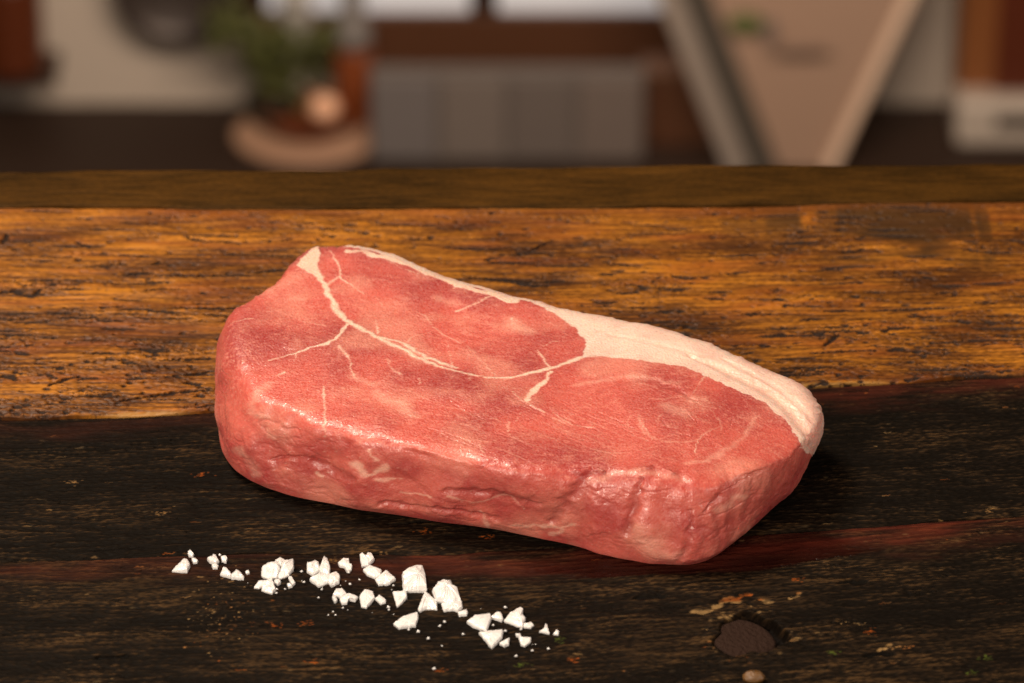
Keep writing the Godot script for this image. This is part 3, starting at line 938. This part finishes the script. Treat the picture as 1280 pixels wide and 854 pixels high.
	flake(m, b, [662, 525, 710, 490, 800, 485, 803, 510, 775, 585, 700, 555], 1.9, "fan shaped salt flake in the right hand group")
	flake(m, b, [735, 592, 875, 580, 870, 625, 810, 688, 780, 650], 1.7, "downward pointing triangular salt flake, the lowest large one")
	flake(m, b, [805, 500, 845, 465, 865, 470, 880, 515, 870, 525], 1.4, "small triangular salt flake right of the fan shaped one")
	flake(m, b, [893, 520, 925, 470, 985, 440, 1003, 450, 1000, 490, 1017, 510, 1000, 562, 960, 550], 2.2, "large curved salt flake at the right of the trail")
	flake(m, b, [1003, 545, 1050, 530, 1068, 550, 1050, 567, 1010, 565], 1.0, "small flat salt chip touching the large curved flake")
	flake(m, b, [860, 660, 920, 628, 915, 665, 890, 675], 1.0, "thin salt sliver beside the lowest triangular flake")
	flake(m, b, [978, 625, 1050, 625, 1048, 650, 1015, 677, 990, 665], 1.2, "small cup shaped salt flake near the right end")
	flake(m, b, [958, 605, 985, 600, 990, 618, 965, 620], 0.8, "salt speck on the upper left of the cup shaped flake")
	flake(m, b, [1105, 590, 1130, 575, 1140, 540, 1152, 550, 1165, 600], 1.0, "tiny spiked salt chip, last but one on the right")
	flake(m, b, [1190, 605, 1210, 575, 1225, 590, 1220, 610], 0.8, "rightmost tiny hooked salt chip of the trail")
	# loose crumbs, too small to tell apart
	var st := SurfaceTool.new()
	st.begin(Mesh.PRIMITIVE_TRIANGLES)
	var spots := []
	for s in [[1035, 488], [1065, 468], [1080, 487], [1125, 443], [885, 285], [995, 330], [870, 220], [720, 328], [770, 328], [715, 352], [975, 380], [1170, 297], [1228, 270], [368, 118], [1160, 225]]:
		spots.append([a + Vector2(s[0], s[1]) / 4.923, rng.randf_range(0.25, 0.5)])
	for s in [[490, 555], [420, 632], [300, 578], [358, 590], [175, 440], [178, 455], [505, 678], [205, 305], [960, 740], [1160, 695], [895, 440], [455, 818], [895, 585], [990, 575], [520, 530], [635, 605], [1060, 706], [820, 550]]:
		spots.append([b + Vector2(s[0], s[1]) / 4.923, rng.randf_range(0.25, 0.55)])
	for i in 26:
		var t := rng.randf()
		spots.append([Vector2(lerpf(230, 690, t) + rng.randfn(0, 14), lerpf(700, 785, t) + rng.randfn(0, 18)), rng.randf_range(0.10, 0.2)])
	for s in spots:
		var c := hit(s[0].x, s[0].y, 0.0004)
		var r: float = s[1] * 0.001
		var oct := [Vector3(1, 0, 0), Vector3(0, 0, 1), Vector3(-1, 0, 0), Vector3(0, 0, -1)]
		var tip := Vector3(rng.randf_range(-0.4, 0.4), 1.1, rng.randf_range(-0.4, 0.4))
		var turn := Basis(Vector3.UP, rng.randf() * TAU)
		for i in 4:
			for tri in [[oct[i], tip, oct[(i + 1) % 4]], [oct[(i + 1) % 4], Vector3(0, -0.6, 0), oct[i]]]:
				for p in [tri[0], tri[2], tri[1]]:
					st.add_vertex(c + turn * (p * r) * Vector3(1.3, 1, 1))
	st.generate_normals()
	var o := put("salt_crumbs", st.commit(), m, self)
	o.set_meta("kind", "stuff")
	o.set_meta("label", "fine white salt dust scattered among the salt flakes")
	o.set_meta("category", "salt")
	# a stray amber crumb at the front edge of the picture
	var cm := mat(Color(0.11, 0.05, 0.013), 0.35)
	var cr := lathe([Vector2(0.0002, -0.001), Vector2(0.0024, 0.0), Vector2(0.0026, 0.0012), Vector2(0.0017, 0.0024), Vector2(0.0003, 0.0028)], 9)
	var crumb := put("amber_crumb", cr, grained(cm, Vector3(200, 200, 200), 0.03, 33), self)
	crumb.position = hit(942, 850, 0.0)
	crumb.scale = Vector3(1.25, 1, 0.8)
	crumb.set_meta("label", "small amber crumb lying on the black plank below the knot")
	crumb.set_meta("category", "crumb")

func flake(m: Material, origin: Vector2, pts: Array, mm: float, label: String) -> void:
	var h := mm * 0.0006
	var poly := []
	for i in range(0, pts.size(), 2):
		poly.append(origin + Vector2(pts[i], pts[i + 1]) / 4.923)
	# subdivide with small square steps, as salt breaks
	var ring_px := []
	for i in poly.size():
		var p: Vector2 = poly[i]
		var q: Vector2 = poly[(i + 1) % poly.size()]
		ring_px.append(p)
		var cuts := int(p.distance_to(q) / 2.2)
		for c in range(1, cuts):
			ring_px.append(p.lerp(q, (c + rng.randf_range(-0.3, 0.3)) / cuts) + Vector2(rng.randf_range(-0.35, 0.35), rng.randf_range(-0.3, 0.3)))
	var outline := []
	var mid := Vector3.ZERO
	for p in ring_px:
		var w := hit(p.x, p.y, h * 0.45)
		w.y = 0
		outline.append(w)
		mid += w
	mid /= outline.size()
	# squeeze the plan a little, because the height shows above it
	var lo := 1e9
	var hi := -1e9
	for w in outline:
		lo = minf(lo, w.z)
		hi = maxf(hi, w.z)
	var squeeze := clampf(1.0 - h * 0.9 / maxf(hi - lo, 1e-5), 0.72, 1.0)
	var st := SurfaceTool.new()
	st.begin(Mesh.PRIMITIVE_TRIANGLES)
	var nrings := 4
	var tilt := Vector2(rng.randf_range(-0.35, 0.35), rng.randf_range(-0.5, 0.1))
	var rad := 0.0
	for w in outline:
		rad = maxf(rad, (w - mid).length())
	var layers := []
	var shift := Vector3(rng.randf_range(-0.2, 0.2), 0, rng.randf_range(-0.2, 0.2)) * rad
	for r in nrings + 1:
		var f: float = [1.05, 1.08, 0.98, 0.66, 0.28][r]
		var yy: float = [-0.0008, 0.22, 0.68, 0.9, 1.0][r]
		var lay := []
		var step := rng.randf_range(-0.06, 0.06)
		for i in outline.size():
			var d: Vector3 = outline[i] - mid
			d.z *= squeeze
			var p := mid + shift * (1.0 - f) + d * f
			var hh := h * yy if r > 0 else -0.0006
			if r > 0:
				hh *= clampf(1.0 + tilt.x * d.x / rad + tilt.y * d.z / rad + rng.randf_range(-0.10, 0.10) + step, 0.3, 1.6)
			lay.append(Vector3(p.x, hh, p.z) - mid)
		layers.append(lay)
	var peak := shift + Vector3(0, h * rng.randf_range(0.95, 1.1), 0)
	var cnt := outline.size()
	var area2 := 0.0
	for i in cnt:
		area2 += outline[i].x * outline[(i + 1) % cnt].z - outline[(i + 1) % cnt].x * outline[i].z
	st.set_smooth_group(-1)
	for r in nrings:
		for i in cnt:
			var a: Vector3 = layers[r][i]
			var b: Vector3 = layers[r][(i + 1) % cnt]
			var c: Vector3 = layers[r + 1][i]
			var d: Vector3 = layers[r + 1][(i + 1) % cnt]
			for p in ([a, c, b, b, c, d] if area2 < 0 else [a, b, c, b, d, c]):
				st.add_vertex(p)
	for i in cnt:
		var a: Vector3 = layers[nrings][i]
		var b: Vector3 = layers[nrings][(i + 1) % cnt]
		for p in ([a, peak, b] if area2 < 0 else [a, b, peak]):
			st.add_vertex(p)
	st.generate_normals()
	var o := put("salt_flake", st.commit(), m, self)
	o.position = mid + Vector3(0, 0.0001, 0)
	o.set_meta("label", label)
	o.set_meta("category", "salt flake")
	o.set_meta("group", "salt flakes trailing in front of the steak")

# ------------------------------------------------------------------ kitchen behind, far out of focus
func build_kitchen() -> void:
	var far := hit(640, 127, COUNTER)
	wall_z = far.z
	var zn := hit(640, 208, COUNTER).z          # what stands level with the lower rim of the view
	var ppm := (hitz(740, 100, wall_z).x - hitz(640, 100, wall_z).x) / 100.0     # metres per picture step there
	var wall := put("wall", rbox(Vector3(9.0, 2.2, 0.1), 0.004), grained(mat(Color(0.55, 0.47, 0.40), 0.85), Vector3(6, 6, 6), 0.1, 2), self)
	wall.position = Vector3(0, COUNTER - 0.6, wall_z - 0.05)
	wall.set_meta("kind", "structure")
	wall.set_meta("label", "pale plaster kitchen wall behind the counter")
	var counter := put("kitchen_counter", rbox(Vector3(9.0, 0.06, 0.9), 0.004), grained(mat(Color(0.026, 0.011, 0.005), 0.65), Vector3(3, 12, 12), 0.08, 3), self)
	counter.position = Vector3(0, COUNTER - 0.06, wall_z + 0.455)
	counter.set_meta("label", "dark brown wooden counter along the pale kitchen wall")
	counter.set_meta("category", "counter")
	var brown := grained(mat(Color(0.085, 0.030, 0.011), 0.5), Vector3(4, 20, 20), 0.06, 4)
	var deep := grained(mat(Color(0.030, 0.012, 0.006), 0.5), Vector3(4, 20, 20), 0.06, 4)
	# window: a brown sill rail, posts and bright panes
	var l := hitz(303, 50, wall_z)
	var r := hitz(868, 50, wall_z)
	var y_sill := hitz(640, 78, wall_z).y
	var y_rail := hitz(640, 11, wall_z).y
	var win := base("window", "brown framed bright window above the grey chest", "window", Vector3((l.x + r.x) / 2, y_sill, wall_z))
	var ww := r.x - l.x
	var hw := 0.34
	var rail := put("frame_rail", rbox(Vector3(ww, y_rail - y_sill, 0.012), 0.003), brown, win)
	rail.position = Vector3(0, 0, 0.014)
	var head := put("frame_rail", rbox(Vector3(ww, 0.05, 0.05), 0.004), brown, win)
	head.position = Vector3(0, hw, 0.03)
	for px in [[303, 334], [588, 622], [846, 868]]:
		var xa := hitz(px[0], 20, wall_z).x
		var xb := hitz(px[1], 20, wall_z).x
		var post := put("frame_post", rbox(Vector3(xb - xa, hw - (y_rail - y_sill), 0.014), 0.003), deep if px[0] < 600 else brown, win)
		post.position = Vector3((xa + xb) / 2 - win.position.x, y_rail - y_sill, 0.012)
	var day := mat(Color(0.5, 0.5, 0.52), 0.3)
	day.emission_enabled = true
	day.emission = Color(0.80, 0.78, 0.78)
	day.emission_energy_multiplier = 0.50
	for px in [[334, 588], [622, 846]]:
		var xa := hitz(px[0], 20, wall_z).x
		var xb := hitz(px[1], 20, wall_z).x
		var pane := put("pane", rbox(Vector3(xb - xa, hw - (y_rail - y_sill), 0.006), 0.002), day, win)
		pane.position = Vector3((xa + xb) / 2 - win.position.x, y_rail - y_sill, 0.006)
	# grey chest with two front panels
	var gl := hitz(462, 150, zn)
	var gr := hitz(806, 150, zn)
	var gt := hitz(640, 91, zn).y
	var grey := grained(mat(Color(0.13, 0.11, 0.10), 0.7), Vector3(9, 9, 9), 0.08, 6)
	var chest := base("grey_chest", "low grey chest with four front panels under the window", "chest", Vector3((gl.x + gr.x) / 2, COUNTER, zn - 0.018))
	put("chest_body", rbox(Vector3(gr.x - gl.x, gt - COUNTER, 0.02), 0.004), grey, chest)
	var tones := [Color(0.150, 0.132, 0.130), Color(0.160, 0.132, 0.118), Color(0.132, 0.108, 0.098), Color(0.150, 0.118, 0.104)]
	for i in 4:
		var pw := (gr.x - gl.x) / 4.0
		var pn := put("front_panel", rbox(Vector3(pw - 0.006, gt - COUNTER - 0.02, 0.01), 0.003), grained(mat(tones[i], 0.6), Vector3(7, 7, 7), 0.1, 8 + i), chest)
		pn.position = Vector3((i - 1.5) * pw, 0.01, 0.013)
	# brown box beside it
	var bl := hitz(803, 150, zn)
	var br := hitz(905, 150, zn)
	var bt := hitz(850, 112, zn).y
	var bx := base("brown_box", "small brown wooden box between grey chest and tapered container", "box", Vector3((bl.x + br.x) / 2 + 0.003, COUNTER, zn - 0.085))
	put("box_body", rbox(Vector3(br.x - bl.x, bt - COUNTER - 0.012, 0.045), 0.004), brown, bx)
	put("box_lid", rbox(Vector3(br.x - bl.x + 0.008, 0.011, 0.053), 0.003), grained(mat(Color(0.13, 0.055, 0.022), 0.5), Vector3(4, 20, 20), 0.05, 4), bx).position = Vector3(0, bt - COUNTER - 0.0115, 0)
	# red-brown canister at the far left
	var can := base("red_canister", "red brown canister in the far left corner by the wall", "canister", Vector3(hitz(14, 60, wall_z + 0.06).x, hit(10, 100, COUNTER).y, wall_z + 0.06))
	var cr := 40.0 * ppm
	var canm := mat(Color(0.10, 0.022, 0.006), 0.35)
	put("canister_body", lathe([Vector2(0.0, 0.0), Vector2(cr, 0.0), Vector2(cr * 1.02, 0.01), Vector2(cr * 1.02, 0.14), Vector2(cr, 0.15), Vector2(0, 0.15)]), canm, can)
	put("canister_lid", lathe([Vector2(0.0, 0.151), Vector2(cr * 1.05, 0.151), Vector2(cr * 1.05, 0.17), Vector2(cr * 0.9, 0.176), Vector2(0, 0.178)]), deep, can)
	can.position.y = hitz(20, 84, wall_z + 0.06).y
	var shelf := put("wall_shelf", rbox(Vector3(0.13, 0.012, 0.10), 0.003), deep, self)
	shelf.position = Vector3(can.position.x, can.position.y - 0.0125, wall_z + 0.0525)
	shelf.set_meta("label", "small dark shelf carrying the red brown canister")
	shelf.set_meta("category", "shelf")
	# dark pan hanging on the wall
	var pc := hitz(222, -22, wall_z + 0.03)
	var pan := base("hanging_pan", "dark grey pan hanging on the pale wall left of the window", "pan", pc)
	var pr := 80.0 * ppm
	var panm := mat(Color(0.055, 0.040, 0.034), 0.4, 0.3)
	var pb := put("pan_bowl", lathe([Vector2(0.0, 0.0), Vector2(pr * 0.7, 0.0), Vector2(pr * 0.9, 0.01), Vector2(pr, 0.045), Vector2(pr * 0.97, 0.045), Vector2(pr * 0.86, 0.012), Vector2(0, 0.006)]), panm, pan)
	pb.rotation.x = PI / 2
	pb.position.z = -0.028
	var ph := put("pan_handle", rbox(Vector3(0.022, 0.16, 0.012), 0.004), panm, pan)
	ph.position = Vector3(0, pr * 0.95, 0.0)
	# oval board with a bowl and a ball
	var plc := hit(384, 176, COUNTER)
	var prx := 92.0 * ppm
	var dish := base("round_board", "pale round board under the copper bowl", "board", plc)
	put("board_top", lathe([Vector2(0, 0), Vector2(prx * 0.94, 0), Vector2(prx, 0.005), Vector2(prx, 0.012), Vector2(prx * 0.96, 0.016), Vector2(0, 0.016)], 56), grained(mat(Color(0.44, 0.26, 0.17), 0.6), Vector3(10, 10, 10), 0.05, 12), dish).scale = Vector3(1, 1, 0.82)
	var bwc := plc + Vector3(0.004, 0.0165, -0.005)
	var bowl := base("copper_bowl", "dark copper bowl standing on the pale round board", "bowl", bwc)
	var brd := 58.0 * ppm
	put("bowl_body", lathe([Vector2(0, 0), Vector2(brd * 0.5, 0), Vector2(brd * 0.85, 0.014), Vector2(brd, 0.030), Vector2(brd * 0.95, 0.030), Vector2(brd * 0.8, 0.017), Vector2(brd * 0.4, 0.006), Vector2(0, 0.006)]), mat(Color(0.20, 0.050, 0.016), 0.35, 0.2), bowl)
	var lb := SphereMesh.new()
	var lr := 18.5 * ppm
	lb.radius = lr
	lb.height = lr * 1.9
	var ball := put("peach", lb, mat(Color(0.98, 0.56, 0.36), 0.2), self)
	ball.position = bwc + Vector3(hitz(406, 150, plc.z).x - bwc.x, 0.040, 0.012)
	ball.set_meta("label", "round pale peach resting in the copper bowl")
	ball.set_meta("category", "fruit")
	# amber bottle with a clear neck
	var btc := hit(444, 160, COUNTER)
	var bot := base("amber_bottle", "amber bottle with pale glass neck beside the herb pot", "bottle", btc)
	var bo := 25.0 * ppm
	put("bottle_body", lathe([Vector2(0, 0.0), Vector2(bo, 0.0), Vector2(bo * 1.03, 0.006), Vector2(bo * 1.03, 0.125), Vector2(bo * 0.97, 0.132), Vector2(0, 0.133)]), mat(Color(0.22, 0.055, 0.016), 0.22), bot)
	put("bottle_neck", lathe([Vector2(0, 0.1335), Vector2(bo * 0.96, 0.1335), Vector2(bo * 0.9, 0.16), Vector2(bo * 0.55, 0.19), Vector2(bo * 0.5, 0.26), Vector2(bo * 0.6, 0.262), Vector2(bo * 0.6, 0.275), Vector2(0, 0.276)]), mat(Color(0.24, 0.22, 0.21), 0.15), bot)
	# pale jar behind the herbs
	var jc := hit(374, 131, COUNTER)
	var jar := base("pale_jar", "pale grey jar behind the green herbs", "jar", Vector3(jc.x, jc.y, wall_z + 0.035))
	var jr := 22.0 * ppm
	put("jar_body", lathe([Vector2(0, 0), Vector2(jr * 0.9, 0), Vector2(jr, 0.01), Vector2(jr, 0.16), Vector2(jr * 0.8, 0.18), Vector2(0, 0.18)]), mat(Color(0.30, 0.28, 0.26), 0.3), jar)
	put("jar_lid", lathe([Vector2(0, 0.1805), Vector2(jr * 0.84, 0.1805), Vector2(jr * 0.84, 0.2), Vector2(0, 0.202)]), mat(Color(0.5, 0.48, 0.46), 0.3), jar)
	# herb pot
	var hc := hit(340, 142, COUNTER)
	var herb := base("herb_pot", "green herb plant in a dark pot beside the amber bottle", "plant", hc + Vector3(0.0, 0, 0.045))
	put("pot", lathe([Vector2(0, 0), Vector2(0.028, 0), Vector2(0.036, 0.05), Vector2(0.033, 0.05), Vector2(0, 0.044)]), mat(Color(0.035, 0.028, 0.018), 0.6), herb)
	var lm := mat(Color(0.145, 0.155, 0.045), 0.5)
	lm.backlight_enabled = true
	lm.backlight = Color(0.2, 0.24, 0.05)
	var leaf := leaf_mesh()
	var crown := SurfaceTool.new()
	crown.begin(Mesh.PRIMITIVE_TRIANGLES)
	for c in 13:
		var ca := rng.randf() * TAU
		var cr2 := rng.randf_range(0.02, 0.085)
		var tip := Vector3(cos(ca) * cr2 + 0.004, rng.randf_range(0.045, 0.17), sin(ca) * cr2 * 0.4)
		for k in 9:                      # a stem of small cut pieces up to its clump
			var sp := Vector3(0, 0.045, 0).lerp(tip, k / 9.0)
			crown.append_from(leaf, 0, Transform3D(Basis(Vector3.RIGHT, -1.4).scaled(Vector3(0.25, 0.6, 0.6)), sp))
		for i in 17:
			var at := tip + Vector3(rng.randfn(0, 0.012), rng.randfn(0, 0.014), rng.randfn(0, 0.010))
			var b := Basis(Vector3.UP, rng.randf() * TAU) * Basis(Vector3.RIGHT, rng.randf_range(-0.9, 0.6))
			crown.append_from(leaf, 0, Transform3D(b * rng.randf_range(0.6, 1.25), at))
	var stuff := put("foliage", crown.commit(), lm, herb)
	stuff.set_meta("kind", "stuff")
	# tapered container
	var zc := zn + 0.03
	var tl := hitz(838, 0, zc)
	var tr := hitz(1152, 0, zc)
	var dl := hitz(915, 204, zc)
	var dr := hitz(1050, 204, zc)
	var slope := (dl.x - tl.x) / (tl.y - dl.y)
	var top_y := tl.y + 0.10
	var foot_w := (dr.x - dl.x) - 2.0 * slope * (dl.y - COUNTER)
	foot_w = maxf(foot_w, 0.05)
	var top_w := (tr.x - tl.x) + 2.0 * slope * 0.10
	var cont := base("tapered_container", "beige tapered container with pale edges and a small green print", "container", Vector3((dl.x + dr.x) / 2, COUNTER, zc - 0.07))
	var beige := grained(mat(Color(0.36, 0.235, 0.17), 0.7), Vector3(10, 10, 10), 0.06, 17)
	var hh := top_y - COUNTER
	var cx := ((tl.x + tr.x) - (dl.x + dr.x)) / 2.0
	var body := put("container_body", rbox(Vector3(top_w - 0.02, hh, 0.13), 0.004, Vector2(foot_w / top_w, 0.8)), beige, cont)
	var half_at := func(y: float, side: int) -> float: return side * lerpf(foot_w, top_w, y / hh) / 2.0
	for e in [[-1, 0.032, Color(0.30, 0.25, 0.215), -0.012, "pale_edge"], [-1, 0.040, Color(0.075, 0.062, 0.050), 0.021, "dark_band"], [1, 0.017, Color(0.75, 0.55, 0.42), 0.0, "pale_edge"]]:
		var x0: float = half_at.call(0.0, e[0]) - e[0] * (e[1] / 2.0 + e[3])
		var x1: float = half_at.call(hh, e[0]) - e[0] * (e[1] / 2.0 + e[3])
		var s := put(e[4], rbox(Vector3(e[1], Vector2(x1 - x0, hh).length(), 0.02), 0.004), mat(e[2], 0.5), cont)
		s.position = Vector3(x0, 0.0, 0.057)
		s.rotation = Vector3(0.0, 0.0, -atan2(x1 - x0, hh))
		s.rotation.x = 0.0
	# its printed mark: a green leaf and a grey squiggle
	var mk := zc + 0.002
	for e in [[932, 28, 44, 24, Color(0.09, 0.12, 0.03), "green_print"], [962, 38, 14, 34, Color(0.17, 0.13, 0.115), "grey_print"], [1000, 62, 74, 10, Color(0.22, 0.145, 0.11), "grey_print"]]:
		var c := hitz(e[0], e[1], mk + 0.004)
		var pr2 := put(e[5], lathe([Vector2(0, 0), Vector2(0.5, 0), Vector2(0.5, 0.002), Vector2(0, 0.002)], 24), mat(e[4], 0.7), cont)
		pr2.rotation.x = PI / 2
		pr2.scale = Vector3(e[2] * ppm, 1, e[3] * ppm)
		pr2.position = c - cont.position
	# orange-brown cabinet and white dish at the right
	var ol := hitz(1200, 60, wall_z + 0.10)
	var cab := base("wooden_cabinet", "orange brown wooden cabinet at the right edge by the wall", "cabinet", Vector3(ol.x + 0.11, COUNTER, wall_z + 0.055))
	put("cabinet_body", rbox(Vector3(0.22, 0.34, 0.10), 0.003), grained(mat(Color(0.22, 0.075, 0.020), 0.5), Vector3(20, 4, 20), 0.05, 19), cab)
	put("cabinet_door", rbox(Vector3(0.17, 0.32, 0.012), 0.004), grained(mat(Color(0.095, 0.018, 0.005), 0.45), Vector3(20, 4, 20), 0.05, 20), cab).position = Vector3(0.025, 0.01, 0.057)
	var wc := hit(1262, 168, COUNTER)
	var tray := base("white_dish", "white ceramic dish with a dark slot at the right edge", "dish", wc + Vector3(0.02, 0, 0))
	var white := mat(Color(0.50, 0.43, 0.37), 0.3)
	put("dish_body", rbox(Vector3(0.205, 0.075, 0.09), 0.012, Vector2(1.0, 1.0)), white, tray)
	put("dish_slot", rbox(Vector3(0.15, 0.022, 0.008), 0.002), mat(Color(0.02, 0.013, 0.010), 0.5), tray).position = Vector3(0.028, 0.032, 0.0425)

func leaf_mesh() -> ArrayMesh:
	var st := SurfaceTool.new()
	st.begin(Mesh.PRIMITIVE_TRIANGLES)
	var s := [[0.0, 0.0], [0.006, 0.008], [0.0075, 0.017], [0.004, 0.027], [0.0, 0.033]]
	for i in 4:
		for sg in [-1.0, 1.0]:
			var a := Vector3(0, 0.002 * sin(i * 0.8), s[i][1])
			var b := Vector3(0, 0.002 * sin(i * 0.8 + 0.8), s[i + 1][1])
			var c := Vector3(sg * s[i][0], 0.003, s[i][1])
			var d := Vector3(sg * s[i + 1][0], 0.003, s[i + 1][1])
			for p in [a, c, b, b, c, d]:
				st.add_vertex(p)
	st.generate_normals()
	return st.commit()
